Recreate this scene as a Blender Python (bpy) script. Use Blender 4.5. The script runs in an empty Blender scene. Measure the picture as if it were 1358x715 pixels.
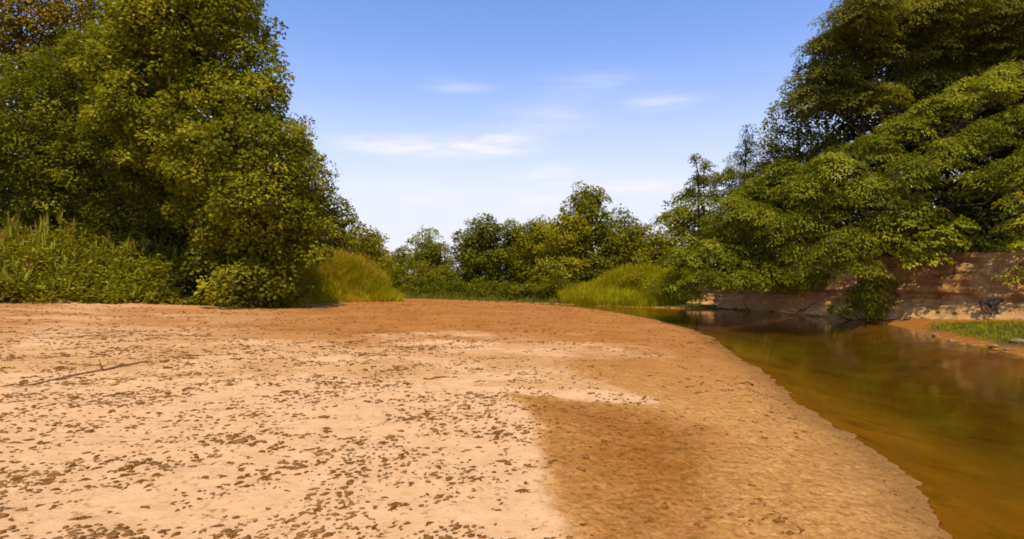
import bpy, math, random
import numpy as np

# ------------------------------------------------------------------ camera, sky, sun, exposure
SC = bpy.context.scene
COL = SC.collection
EYE, F, CX, HY = 1.7, 754.0, 679.0, 372.0        # eye height (m), focal length and horizon measured on the photograph

cam_data = bpy.data.cameras.new("camera")
cam = bpy.data.objects.new("camera", cam_data)
COL.objects.link(cam)
cam.location = (0, 0, EYE)
cam.rotation_euler = (math.radians(90), 0, 0)
cam_data.sensor_width = 36.0
cam_data.lens = F / 1358 * 36
cam_data.shift_y = (HY - 357.5) / 1358
cam_data.clip_start = 0.1
cam_data.clip_end = 4000
SC.camera = cam

SUN_EL, SUN_AZ = math.radians(60), math.radians(173)   # azimuth clockwise from +y: behind the camera
world = bpy.data.worlds.new("World")
SC.world = world
world.use_nodes = True
wt = world.node_tree
wt.nodes.clear()


def wn(kind, **kw):
    n = wt.nodes.new(kind)
    for k, v in kw.items():
        setattr(n, k, v)
    return n


def wmath(op, a, b=None, c=None):
    n = wn("ShaderNodeMath", operation=op)
    for i, v in enumerate((a, b, c)):
        if v is None:
            continue
        if isinstance(v, (int, float)):
            n.inputs[i].default_value = v
        else:
            wt.links.new(v, n.inputs[i])
    return n.outputs[0]


def wmix(f, a, b):
    n = wn("ShaderNodeMix", data_type="RGBA")
    for sock, v in ((n.inputs[0], f), (n.inputs[6], a), (n.inputs[7], b)):
        if isinstance(v, (int, float)):
            sock.default_value = v
        elif isinstance(v, tuple):
            sock.default_value = v + (1,)
        else:
            wt.links.new(v, sock)
    return n.outputs[2]


sky = wn("ShaderNodeTexSky", sky_type="NISHITA")
sky.sun_disc = False
sky.sun_elevation = SUN_EL
sky.sun_rotation = SUN_AZ
sky.altitude = 50
sky.air_density = 1.0
sky.dust_density = 0.6
sky.ozone_density = 1.6
tc = wn("ShaderNodeTexCoord")
sep = wn("ShaderNodeSeparateXYZ")
wt.links.new(tc.outputs["Generated"], sep.inputs[0])
el = wmath("ARCSINE", sep.outputs[2])
az = wmath("ARCTAN2", sep.outputs[0], sep.outputs[1])
hz = wmath("DIVIDE", 1.0, wmath("ADD", 1.0, wmath("POWER", 2.718, wmath("DIVIDE", wmath("SUBTRACT", el, 0.235), 0.062))))
SKY_TINT = (0.99, 1.20, 1.60)
HAZE_COL = (6.0, 5.85, 6.25)
tint = wn("ShaderNodeMix", data_type="RGBA", blend_type="MULTIPLY")
tint.inputs[0].default_value = 1.0
wt.links.new(sky.outputs[0], tint.inputs[6])
tint.inputs[7].default_value = SKY_TINT + (1,)
base_sky = wmix(wmath("MULTIPLY", hz, 0.97), tint.outputs[2], HAZE_COL)
# thin streaks of cloud: noise stretched along the horizon, gathered in a few wisps
comb = wn("ShaderNodeCombineXYZ")
wt.links.new(wmath("MULTIPLY", az, 9.0), comb.inputs[0])
wt.links.new(wmath("MULTIPLY", el, 70.0), comb.inputs[1])
ns = wn("ShaderNodeTexNoise")
ns.inputs["Scale"].default_value = 1.0
ns.inputs["Detail"].default_value = 6
ns.inputs["Roughness"].default_value = 0.6
ns.inputs["Distortion"].default_value = 0.5
wt.links.new(comb.outputs[0], ns.inputs[0])
wisps = None
for px, py, sx, sy, amp in ((575, 196, 85, 9, 1.0), (660, 190, 45, 9, 1.0), (500, 192, 50, 6, .7), (740, 232, 50, 8, .8), (715, 267, 42, 7, 1.2),
                            (850, 250, 80, 7, 1.3), (875, 135, 42, 6, .55), (610, 115, 40, 5, .4), (730, 158, 60, 14, .4),
                            (560, 262, 110, 14, .6), (790, 110, 60, 10, .3)):
    a0 = math.atan2(px - CX, F)
    e0 = math.atan2(HY - py, math.hypot(F, px - CX))
    da = wmath("DIVIDE", wmath("SUBTRACT", az, a0), sx / F)
    de = wmath("DIVIDE", wmath("SUBTRACT", el, e0), 1.5 * sy / F)
    g = wmath("POWER", 2.718, wmath("MULTIPLY", wmath("ADD", wmath("MULTIPLY", da, da), wmath("MULTIPLY", de, de)), -1.0))
    g = wmath("MULTIPLY", g, amp)
    wisps = g if wisps is None else wmath("ADD", wisps, g)
mr = wn("ShaderNodeMapRange", interpolation_type="SMOOTHSTEP")
mr.inputs[1].default_value = 0.14
mr.inputs[2].default_value = 0.80
wt.links.new(ns.outputs[0], mr.inputs[0])
cl = wmath("MINIMUM", wmath("MULTIPLY", wmath("MULTIPLY", mr.outputs[0], wisps), 1.1), 0.9)
final_sky = wmix(cl, base_sky, (6.4, 6.2, 6.55))
bg = wn("ShaderNodeBackground")
bg.inputs[1].default_value = 0.15
wt.links.new(final_sky, bg.inputs[0])
wo = wn("ShaderNodeOutputWorld")
wt.links.new(bg.outputs[0], wo.inputs[0])

sun_data = bpy.data.lights.new("sun", "SUN")
sun_data.energy = 4.7
sun_data.angle = math.radians(0.6)
sun_data.color = (1.0, 0.86, 0.62)
sun = bpy.data.objects.new("sun", sun_data)
COL.objects.link(sun)
sun.rotation_euler = (math.radians(90) - SUN_EL, 0, math.pi - SUN_AZ)

SC.view_settings.view_transform = "Standard"
SC.view_settings.look = "None"
SC.view_settings.exposure = 0.0
SC.view_settings.gamma = 1.0
SC.view_settings.use_curve_mapping = False
SC.cycles.max_bounces = 6
SC.cycles.diffuse_bounces = 3
SC.cycles.glossy_bounces = 3
SC.cycles.transmission_bounces = 4
SC.cycles.transparent_max_bounces = 8
SC.cycles.use_denoising = True
SC.cycles.filter_width = 1.8

rng = np.random.default_rng(7)
random.seed(7)


# ------------------------------------------------------------------ helpers
def nrm(v):
    return v / np.maximum(np.linalg.norm(v, axis=-1, keepdims=True), 1e-9)


_T = np.random.default_rng(3).random((256, 256))


def vnoise(x, y):
    xi, yi = np.floor(x).astype(int), np.floor(y).astype(int)
    fx, fy = x - xi, y - yi
    fx, fy = fx * fx * (3 - 2 * fx), fy * fy * (3 - 2 * fy)
    a, b = _T[xi & 255, yi & 255], _T[(xi + 1) & 255, yi & 255]
    c, d = _T[xi & 255, (yi + 1) & 255], _T[(xi + 1) & 255, (yi + 1) & 255]
    return (a * (1 - fx) + b * fx) * (1 - fy) + (c * (1 - fx) + d * fx) * fy


def fbm(x, y, o=4, rough=.5):
    s, amp, tot = 0, 1.0, 0
    for k in range(o):
        s = s + amp * vnoise(x * 2**k + 17.3 * k, y * 2**k + 5.1 * k)
        tot += amp
        amp *= rough
    return s / tot


def sstep(x, a, b):
    t = np.clip((x - a) / (b - a), 0, 1)
    return t * t * (3 - 2 * t)


def sdist(x, y, poly):
    """signed distance to an open polyline, positive to its left"""
    x, y = np.asarray(x, float), np.asarray(y, float)
    best = np.full(x.shape, 1e9)
    sg = np.ones(x.shape)
    for (ax, ay), (bx, by) in zip(poly[:-1], poly[1:]):
        dx, dy = bx - ax, by - ay
        t = np.clip(((x - ax) * dx + (y - ay) * dy) / (dx * dx + dy * dy), 0, 1)
        d = np.hypot(x - ax - t * dx, y - ay - t * dy)
        cr = dx * (y - ay) - dy * (x - ax)
        m = d < best
        best = np.where(m, d, best)
        sg = np.where(m, np.where(cr >= 0, 1.0, -1.0), sg)
    return best * sg


def polydist(x, y, poly):
    """signed distance to a closed polygon, positive inside"""
    best = np.full(x.shape, 1e9)
    ins = np.zeros(x.shape, bool)
    for (ax, ay), (bx, by) in zip(poly, poly[1:] + poly[:1]):
        dx, dy = bx - ax, by - ay
        t = np.clip(((x - ax) * dx + (y - ay) * dy) / (dx * dx + dy * dy + 1e-12), 0, 1)
        best = np.minimum(best, np.hypot(x - ax - t * dx, y - ay - t * dy))
        c = (ay > y) != (by > y)
        ins ^= c & (x < dx * (y - ay) / (dy if abs(dy) > 1e-9 else 1e-9) + ax)
    return np.where(ins, best, -best)


def P(px, py, Y):
    """world point at depth Y seen at a pixel of the photograph"""
    return np.array([(px - CX) / F * Y, Y, EYE + (HY - py) / F * Y])


def mesh(name, verts, quads=None, tris=None, mat=None, parent=None, attrs=None, smooth=False, mats=None, mi=None):
    me = bpy.data.meshes.new(name)
    verts = np.asarray(verts, np.float32)
    me.vertices.add(len(verts))
    me.vertices.foreach_set("co", verts.ravel())
    fq = np.asarray(quads, np.int32).reshape(-1, 4) if quads is not None else np.zeros((0, 4), np.int32)
    ft = np.asarray(tris, np.int32).reshape(-1, 3) if tris is not None else np.zeros((0, 3), np.int32)
    nl = fq.size + ft.size
    me.loops.add(nl)
    me.loops.foreach_set("vertex_index", np.concatenate([fq.ravel(), ft.ravel()]))
    n = len(fq) + len(ft)
    me.polygons.add(n)
    tot = np.concatenate([np.full(len(fq), 4), np.full(len(ft), 3)]).astype(np.int32)
    me.polygons.foreach_set("loop_start", np.concatenate([[0], np.cumsum(tot)[:-1]]).astype(np.int32))
    me.update(calc_edges=True)
    me.validate()
    for k, v in (attrs or {}).items():
        if len(verts) == 0:
            break
        a = me.attributes.new(k, "FLOAT", "POINT")
        a.data.foreach_set("value", np.asarray(v, np.float32))
    if smooth:
        me.polygons.foreach_set("use_smooth", np.ones(len(me.polygons), bool))
    for m in (mats or ([mat] if mat else [])):
        me.materials.append(m)
    if mi is not None:
        me.polygons.foreach_set("material_index", np.asarray(mi, np.int32))
    o = bpy.data.objects.new(name, me)
    COL.objects.link(o)
    if parent:
        o.parent = parent
    return o


def tag(o, label, cat, group=None, kind=None):
    if label:
        o["label"] = label
    if cat:
        o["category"] = cat
    if group:
        o["group"] = group
    if kind:
        o["kind"] = kind
    return o


def thing(name, label, cat, loc, group=None):
    o = bpy.data.objects.new(name, None)
    o.empty_display_size = .2
    COL.objects.link(o)
    o.location = tuple(float(v) for v in loc)
    return tag(o, label, cat, group)


class Tubes:
    """collects tapered bent tubes; build() links them as one mesh"""
    def __init__(self):
        self.v, self.q, self.n = [], [], 0

    def add(self, pts, radii, k=6, rough=0.0):
        pts = np.asarray(pts, float)
        tang = nrm(np.gradient(pts, axis=0))
        ref = np.array([0, 0, 1.0]) if abs(tang[0][2]) < .9 else np.array([1.0, 0, 0])
        s = nrm(np.cross(tang, ref))
        u = np.cross(s, tang)
        ang = np.arange(k) / k * 2 * np.pi
        ring = s[:, None] * np.cos(ang)[None, :, None] + u[:, None] * np.sin(ang)[None, :, None]
        r = np.asarray(radii, float)[:, None, None] * (1 + rough * (rng.random((len(pts), k, 1)) - .5))
        vv = (pts[:, None] + ring * r).reshape(-1, 3)
        i = np.arange(len(pts) - 1)[:, None] * k
        j = np.arange(k)[None]
        a, b = i + j, i + (j + 1) % k
        self.q.append(np.stack([a, b, b + k, a + k], -1).reshape(-1, 4) + self.n)
        # end caps
        for end in (0, len(pts) - 1):
            c = np.arange(k) + end * k + self.n
            if end == 0:
                c = c[::-1]
            if k >= 4:
                for t in range(1, k - 2, 2):
                    self.q.append(np.array([[c[0], c[t], c[t + 1], c[(t + 2) % k]]]))
        self.v.append(vv)
        self.n += len(vv)

    def build(self, name, mat, parent=None):
        return mesh(name, np.concatenate(self.v), np.concatenate(self.q), mat=mat, parent=parent, smooth=True)


def bend(a, b, n=5, wob=.05, sag=0.0):
    a, b = np.asarray(a, float), np.asarray(b, float)
    t = np.linspace(0, 1, n)[:, None]
    L = np.linalg.norm(b - a)
    p = a + (b - a) * t
    p[1:-1] += rng.normal(0, wob * L, (n - 2, 3))
    p[:, 2] += sag * L * np.sin(t[:, 0] * np.pi)
    return p


# ------------------------------------------------------------------ materials
def new_mat(name):
    m = bpy.data.materials.new(name)
    m.use_nodes = True
    nt = m.node_tree
    nt.nodes.clear()
    out = nt.nodes.new("ShaderNodeOutputMaterial")
    return m, nt, out


class N:
    """short-hand for building a node tree"""
    def __init__(self, nt):
        self.nt = nt

    def node(self, kind, **kw):
        n = self.nt.nodes.new(kind)
        for k, v in kw.items():
            setattr(n, k, v)
        return n

    def put(self, sock, v):
        if isinstance(v, (int, float)):
            sock.default_value = v
        elif isinstance(v, (tuple, list)):
            sock.default_value = tuple(v) + ((1,) if len(v) == 3 and len(sock.default_value) == 4 else ())
        else:
            self.nt.links.new(v, sock)

    def mix(self, f, a, b, blend="MIX"):
        n = self.node("ShaderNodeMix", data_type="RGBA", blend_type=blend)
        self.put(n.inputs[0], f)
        self.put(n.inputs[6], a)
        self.put(n.inputs[7], b)
        return n.outputs[2]

    def math(self, op, a, b=0.0):
        n = self.node("ShaderNodeMath", operation=op)
        self.put(n.inputs[0], a)
        self.put(n.inputs[1], b)
        return n.outputs[0]

    def attr(self, name):
        return self.node("ShaderNodeAttribute", attribute_name=name).outputs["Fac"]

    def noise(self, scale, detail=4, rough=.55, vec=None, stretch=None):
        n = self.node("ShaderNodeTexNoise")
        n.inputs["Scale"].default_value = scale
        n.inputs["Detail"].default_value = detail
        n.inputs["Roughness"].default_value = rough
        if vec is None:
            vec = self.node("ShaderNodeTexCoord").outputs["Object"]
        if stretch:
            mp = self.node("ShaderNodeMapping")
            mp.inputs["Scale"].default_value = stretch
            if len(stretch) > 3:
                pass
            self.nt.links.new(vec, mp.inputs[0])
            vec = mp.outputs[0]
        self.nt.links.new(vec, n.inputs["Vector"])
        return n.outputs["Fac"]

    def range(self, v, a, b, c=0.0, d=1.0, smooth=True):
        n = self.node("ShaderNodeMapRange", interpolation_type="SMOOTHSTEP" if smooth else "LINEAR")
        self.put(n.inputs[0], v)
        for i, q in enumerate((a, b, c, d)):
            n.inputs[i + 1].default_value = q
        return n.outputs[0]

    def bump(self, h, strength, dist, normal=None):
        n = self.node("ShaderNodeBump")
        n.inputs["Strength"].default_value = strength
        n.inputs["Distance"].default_value = dist
        self.put(n.inputs["Height"], h)
        if normal:
            self.nt.links.new(normal, n.inputs["Normal"])
        return n.outputs[0]

    def principled(self, col, rough=.8, spec=.3, normal=None):
        n = self.node("ShaderNodeBsdfPrincipled")
        self.put(n.inputs["Base Color"], col)
        self.put(n.inputs["Roughness"], rough)
        self.put(n.inputs["Specular IOR Level"], spec)
        if normal:
            self.nt.links.new(normal, n.inputs["Normal"])
        return n


def leaf_mat(name, dark, mid, light, trans=.28, rough=.65, spec=.06):
    """leaf colours vary leaf by leaf and spray by spray (attribute tint, 0 to 1)"""
    m, nt, out = new_mat(name)
    g = N(nt)
    t = g.attr("tint")
    c = g.mix(g.range(t, 0, .5, smooth=False), dark, mid)
    c = g.mix(g.range(t, .5, 1, smooth=False), c, light)
    p = g.principled(c, rough, spec)
    tr = g.node("ShaderNodeBsdfTranslucent")
    nt.links.new(g.mix(1.0, c, (1.40, 1.15, .30), "MULTIPLY"), tr.inputs[0])
    ms = g.node("ShaderNodeMixShader")
    ms.inputs[0].default_value = trans
    nt.links.new(p.outputs[0], ms.inputs[1])
    nt.links.new(tr.outputs[0], ms.inputs[2])
    nt.links.new(ms.outputs[0], out.inputs[0])
    return m


def plain_mat(name, a, b, scale=6, rough=.9, bump=.02, stretch=None):
    m, nt, out = new_mat(name)
    g = N(nt)
    n = g.noise(scale, 5, .6, stretch=stretch)
    c = g.mix(g.range(n, .3, .7), a, b)
    p = g.principled(c, rough, .2, g.bump(n, .6, bump))
    nt.links.new(p.outputs[0], out.inputs[0])
    return m


M_SYC = leaf_mat("sycamore_leaf", (.093, .104, .006), (.205, .215, .011), (.40, .38, .030), trans=.38)
M_OAK = leaf_mat("deep_green_leaf", (.093, .106, .006), (.175, .190, .011), (.31, .31, .024), trans=.38)
M_LOC = leaf_mat("locust_leaf", (.082, .095, .005), (.170, .186, .009), (.345, .345, .024), trans=.38)
M_TOP = leaf_mat("high_canopy_leaf", (.110, .110, .012), (.185, .180, .019), (.29, .265, .036), trans=.38)
M_RUST = leaf_mat("rusty_leaf", (.15, .132, .010), (.25, .190, .014), (.44, .255, .030))
M_FAR = leaf_mat("far_tree_leaf", (.104, .110, .006), (.195, .198, .011), (.345, .33, .024), trans=.38)
M_FARY = leaf_mat("yellow_green_leaf", (.16, .152, .006), (.27, .25, .010), (.41, .365, .026), trans=.38)
M_GREY = leaf_mat("grey_green_leaf", (.13, .125, .045), (.185, .17, .065), (.24, .22, .09))
M_DARK = leaf_mat("shade_painted_leaf", (.020, .022, .003), (.034, .036, .005), (.060, .058, .009), trans=.15)  # deep shade of the woods and bushes is put into this leaf colour
M_CEDAR = leaf_mat("cedar_leaf", (.055, .056, .010), (.085, .084, .015), (.12, .115, .022), trans=.1)
M_REED = leaf_mat("reed_leaf", (.150, .152, .008), (.250, .240, .014), (.42, .36, .055), trans=.38)
M_SEED = leaf_mat("seed_head", (.26, .12, .035), (.37, .19, .06), (.50, .28, .10), trans=.2)
M_GOLD = leaf_mat("golden_grass", (.34, .24, .010), (.48, .35, .018), (.60, .45, .05), trans=.38)
M_LIME = leaf_mat("green_grass", (.26, .250, .005), (.37, .345, .008), (.47, .42, .022), trans=.38)
M_BARK = plain_mat("bark", (.045, .030, .018), (.12, .085, .055), 9, .95, .03, (1, 1, .25))
M_DEAD = plain_mat("dead_wood", (.13, .075, .032), (.26, .16, .085), 14, .9, .01)
M_TWIG = plain_mat("brown_stick", (.13, .060, .02), (.24, .125, .045), 14, .9, .01)
M_DEBRIS, _nt, _out = new_mat("dry_leaf_debris")
_g = N(_nt)
_oi = _g.node("ShaderNodeObjectInfo").outputs["Random"]
_n1 = _g.noise(38, 4, .7)
_c = _g.mix(_g.range(_n1, .35, .65), (.075, .027, .003), (.190, .078, .015))
_n3 = _g.noise(2.2, 3, .6)
_c = _g.mix(_g.range(_n3, .45, .70, 0, .55), _c, (.25, .112, .026))
_c = _g.mix(_g.math("MULTIPLY", _oi, .25), _c, (.24, .108, .026))
_nt.links.new(_g.principled(_c, .95, .1, _g.bump(_n1, .8, .006)).outputs[0], _out.inputs[0])
M_CRUMB, _nt, _out = new_mat("pale_leaf_crumbs")
_g = N(_nt)
_n1 = _g.noise(38, 4, .7)
_n3 = _g.noise(1.6, 3, .6)
_c = _g.mix(_g.range(_n1, .35, .65), (.105, .042, .006), (.25, .115, .030))
_c = _g.mix(_g.range(_n3, .42, .68, 0, .6), _c, (.34, .175, .060))
_nt.links.new(_g.principled(_c, .95, .05, _g.bump(_n1, .8, .006)).outputs[0], _out.inputs[0])
M_STONE = plain_mat("river_stone", (.17, .085, .032), (.32, .18, .08), 8, .85, .02)


# ------------------------------------------------------------------ terrain
WZ = -0.30


def shore_pts(lst):
    return [((px - CX) / F * ((EYE - WZ) * F / (py - HY)), (EYE - WZ) * F / (py - HY)) for px, py in lst]


LSH = [(-6, -40), (1.2, -8), (2.6, 1.5)] + shore_pts([(1277, 715), (1240, 680), (1200, 637), (1150, 596), (1105, 561), (1055, 526), (1000, 486),
      (975, 468), (940, 446), (905, 433), (868, 424), (822, 415), (772, 408)]) + [(1.3, 48.5), (-5, 54), (-14, 60), (-30, 68), (-70, 84), (-300, 160)]
RSH = [(10, -40), (13.2, 6)] + shore_pts([(1358, 472), (1300, 459), (1250, 449), (1212, 438), (1165, 428), (1100, 420), (1050, 416), (1000, 412),
      (940, 409.5), (900, 409)]) + [(8.7, 43.2), (6.3, 45.8), (2.3, 49.5), (-4.3, 55.3), (-13.2, 61.2), (-29.5, 69.4), (-69, 86), (-300, 166)]
CLF = [(24, -40), (22.3, 6), (21.6, 15), (20.9, 21), (19.7, 25), (18.9, 28), (18.5, 31), (18.0, 34), (17.0, 38), (15.0, 41.8), (11.5, 44.2),
       (8.2, 45.6), (3.6, 50.7), (-3.7, 56.9), (-12.8, 62.8), (-29, 71.5), (-69, 89), (-300, 168)]
LBK = [(-24, -40), (-22.6, 12), (-21.8, 22), (-20.5, 24.6), (-15, 26.6), (-11.8, 27.6), (-10.6, 31), (-8.4, 34.8), (-7.3, 37.6), (-8.3, 40), (-12, 44),
       (-18, 50), (-28, 58), (-70, 74), (-300, 140)]


def zground(x, y, fine=True):
    x, y = np.asarray(x, float), np.asarray(y, float)
    wob = (fbm(x * .7 + 40, y * .7, 4) - .5) * 0.5 + (fbm(x * 3.1, y * 3.1 + 9, 3) - .5) * .26
    near = sstep(np.hypot(x, y), 3, 9)
    dl = sdist(x, y, LSH) + wob * (.45 + .55 * near)
    dr = -sdist(x, y, RSH) + wob
    dc = -sdist(x, y, CLF)
    db = sdist(x, y, LBK)
    # sand bar
    zs = WZ + .30 * (1 - np.exp(-np.maximum(dl, 0) / 2.4)) + .027 * np.clip(dl - 2, 0, 40)
    zs = zs + sstep(dl, 1, 6) * (fbm(x * .16, y * .16 + 3, 3) - .5) * .16
    # left bank behind the sand
    nb = fbm(x * .25 + 7, y * .25, 3) - .5
    zs = zs + sstep(db + nb * 1.4, -.2, 5.0) * (1.5 + .6 * nb) + np.clip(db - 4, 0, 30) * .05
    hump = np.exp(-(((x + 9.9) / 2.9)**2 + ((y - 35.2) / 3.6)**2)**1.4)
    zs = zs + 1.25 * hump * sstep(db, -.3, 1.2)
    # river bed
    dep = np.minimum(np.maximum(-dl, 0), np.maximum(-dr, 0) * 1.2)
    zb = WZ - .95 * (1 - np.exp(-dep / 3.2)) - .02 * (dep > 0)
    # right bank: low foot, cut bank, wooded top
    hh = 3.0 - 1.35 * sstep(y, 37, 45) - 1.25 * sstep(y, 46, 54)
    wid = 1.1 + 3.6 * sstep(y, 39, 45)
    hh = hh + 1.1 * np.exp(-(((x - 10.5) / 4.0)**2 + ((y - 49) / 4.0)**2))
    foot = WZ + .34 * (1 - np.exp(-np.maximum(dr, 0) / 1.3)) + .04 * np.clip(dr, 0, 5)
    zr = foot + (hh - .3) * sstep(dc, .35, .35 + wid) + .10 * np.clip(dc - 1, 0, 25) * (1 - .75 * sstep(y, 46, 54)) + nb * .5 * sstep(dc, .5, 3)
    z = np.where(dl >= 0, zs, np.where(dr >= 0, zr, zb))
    far = np.hypot(x, y)
    z = z + sstep(far, 140, 500) * 4.0 * (fbm(x * .01, y * .01, 2))
    if fine:
        tr = sstep(dl, .5, 3) * (1 - sstep(db, -.5, .5)) * (dl > 0)
        z = z + tr * ((fbm(x * 2.3, y * 2.3, 4) - .5) * .065 + (fbm(x * 9.5 + 3, y * 9.5, 3) - .5) * .030)
    return z


def G(px, py):
    """ground point seen at a pixel of the photograph"""
    z = 0.0
    for _ in range(12):
        Y = (EYE - z) * F / max(py - HY, 3)
        X = (px - CX) / F * Y
        z = .5 * z + .5 * float(zground(np.array([X]), np.array([Y]), False)[0])
    return X, Y


def axis(lo, hi, a, b, step, grow=1.045):
    mid = np.arange(a, b, step)
    out, s, v = [], step, b
    while v < hi:
        out.append(v)
        s *= grow
        v += s
    out.append(hi)
    left, s, v = [], step, a
    while v > lo:
        s *= grow
        v -= s
        left.append(max(v, lo))
    return np.concatenate([left[::-1], mid, out])


gx = axis(-900, 900, -7.5, 6.5, .055, 1.022)
gy = axis(-60, 1600, 2.8, 14, .055, 1.018)
XX, YY = np.meshgrid(gx, gy)
xf, yf = XX.ravel(), YY.ravel()
zf = zground(xf, yf)

PALE = [G(*p) for p in [(-300, 437), (0, 438), (170, 436), (330, 447), (470, 452), (600, 450), (700, 452), (775, 455), (828, 468), (775, 468), (742, 478),
        (752, 492), (800, 506), (845, 520), (880, 536), (800, 533), (735, 527), (676, 521), (692, 535), (703, 551), (720, 566), (713, 590), (722, 615),
        (738, 650), (752, 690), (765, 730)]] + [(.35, 2.6), (-40, 2.0)]
DAMP = [G(*p) for p in [(672, 521), (735, 527), (800, 534), (900, 552), (985, 575), (1010, 630), (1000, 690), (960, 730), (780, 730), (745, 660), (722, 612),
        (716, 590), (722, 566), (703, 551), (692, 535)]]
warp = (fbm(xf * 1.1, yf * 1.1, 4) - .5)
warp2 = (fbm(xf * 5.5, yf * 5.5, 3) - .5)
pd = polydist(xf, yf, PALE) + warp * (.28 + 8.0 * sstep(yf, 10, 19)) + warp2 * (.18 + 1.2 * sstep(yf, 11, 19))
rr = np.hypot(xf, yf)
soft = .10 + 2.2 * sstep(yf, 10.0, 16)           # crisp edge where dry crust meets damp sand, broken edge farther off
pale = sstep(pd / soft, -1, 1)
pale *= 1 - .40 * sstep(yf, 8.5, 14) * sstep(fbm(xf * .5, yf * .9 + 7, 4), .40, .60)
pale *= np.where(yf > 9, .55 + .45 * sstep(fbm(xf * .9 + 2, yf * .9, 4), .36, .6), 1.0)
pale = np.maximum(pale, .55 * sstep(-xf / np.maximum(yf, .1), .25, .75) * (yf > 8) * (yf < 40) * (.4 + .9 * sstep(fbm(xf * .35, yf * .8, 4), .38, .6)))
pale = np.clip(pale, 0, 1)
dd = polydist(xf, yf, DAMP) + warp * .32 + warp2 * .16
damp = (1 - .85 * sstep(CX + F * xf / np.maximum(yf, .1), 880, 1015) * (yf > 0)) * sstep(dd, -.05, .14) * (.55 + .45 * sstep(dd, 0, 1.0))
dlv = sdist(xf, yf, LSH)
drv = -sdist(xf, yf, RSH)
dbv = sdist(xf, yf, LBK)
dcv = -sdist(xf, yf, CLF)
nz = fbm(xf * .6, yf * .6, 3) - .5
damp = np.maximum(damp, np.where((drv > 0) & (dlv < 0), .75 + .5 * fbm(xf * 1.3, yf * 1.3, 3), 0))
damp = np.clip(damp, 0, 1)
veg = np.where(dlv >= 0, sstep(dbv + nz * 1.2, -.1, .9), np.where(drv >= 0, sstep(dcv + nz, .8, 2.0), 0))
veg = np.maximum(veg, np.where((drv > .2) & (yf < 22.6) & (dlv < 0) & (dcv < -1.6), sstep(drv + nz * 1.2, .3, .9), 0))
veg = np.maximum(veg, np.where((drv > -.2) & (yf > 38.5) & (dlv < 0), sstep(drv + nz * .5, -.1, .3), 0))
depth = np.clip((WZ - zf), 0, 1.2)
nxg, nyg = len(gx), len(gy)
ii = (np.arange(nyg - 1)[:, None] * nxg + np.arange(nxg - 1)[None]).ravel()
quads = np.stack([ii, ii + 1, ii + 1 + nxg, ii + nxg], -1)

m, nt, out = new_mat("river_sand")
g = N(nt)
oc = g.node("ShaderNodeTexCoord").outputs["Object"]
n_big = g.noise(.55, 5, .6, oc)
n_mid = g.noise(3.2, 6, .65, oc)
n_fine = g.noise(28, 4, .7, oc)
n_grain = g.noise(120, 2, .7, oc)
tan = g.mix(g.range(n_mid, .3, .7), (.47, .215, .056), (.61, .31, .092))
tan = g.mix(g.range(n_fine, .35, .75, 0, .55), tan, (.30, .128, .028))
farsand = g.mix(g.range(n_big, .3, .7), (.38, .150, .035), (.50, .212, .058))
farsand = g.mix(g.range(n_fine, .40, .7, 0, .6), farsand, (.28, .100, .022))
grit = g.noise(34, 4, .8, oc)
grit2 = g.noise(13, 5, .75, oc)
streak = g.noise(4.2, 7, .78, oc, (.6, 1.2, 1))
farsand = g.mix(g.range(streak, .46, .66, 0, .55), farsand, (.25, .088, .018))
farsand = g.mix(g.range(streak, .44, .28, 0, .5), farsand, (.60, .31, .11))
tan = g.mix(g.range(grit, .54, .70, 0, .6), tan, (.24, .102, .024))
tan = g.mix(g.range(grit, .46, .32, 0, .6), tan, (.66, .38, .14))
tan = g.mix(g.range(grit2, .52, .62, 0, .75), tan, (.25, .112, .030))
tan = g.mix(g.range(grit2, .46, .36, 0, .55), tan, (.72, .41, .16))
crumb = g.noise(6.0, 6, .8, oc, (1.0, 1.4, 1))
tan = g.mix(g.range(crumb, .55, .66, 0, .6), tan, (.23, .10, .025))
geo = g.node("ShaderNodeSeparateXYZ")
nt.links.new(oc, geo.inputs[0])
col = g.mix(g.range(geo.outputs[1], 7, 17), tan, farsand)
palec = g.mix(g.range(n_mid, .3, .7), (.62, .355, .165), (.69, .415, .208))
palec = g.mix(g.range(grit2, .56, .72, 0, .45), palec, (.48, .25, .10))
palec = g.mix(g.range(n_fine, .5, .8, 0, .4), palec, (.47, .245, .095))
col = g.mix(g.attr("pale"), col, palec)
# fine scattered crumbs of dark debris that lie in the dry crust
spk = g.noise(15, 3, .6, oc)
spk2 = g.noise(2.0, 3, .6, oc)
spot = g.math("MULTIPLY", g.range(spk, .55, .65), g.range(spk2, .34, .58))
col = g.mix(g.math("MULTIPLY", spot, .6), col, (.27, .125, .038))
dampc0 = g.mix(g.range(n_mid, .3, .75), (.285, .108, .020), (.41, .168, .036))
dampc = g.mix(g.range(n_fine, .48, .70, 0, .6), dampc0, (.15, .042, .004))
dampc = g.mix(g.range(grit, .46, .32, 0, .6), dampc, (.48, .20, .042))
dampc = g.mix(g.range(grit2, .52, .62, 0, .7), dampc, (.15, .052, .009))
dampc = g.mix(g.range(grit2, .46, .36, 0, .55), dampc, (.47, .215, .060))
dampc = g.mix(g.range(crumb, .55, .66, 0, .5), dampc, (.14, .048, .008))
col = g.mix(g.attr("damp"), col, dampc)
vegc = g.mix(g.range(n_mid, .35, .65), (.045, .040, .012), (.10, .085, .022))
col = g.mix(g.attr("veg"), col, vegc)
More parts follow.
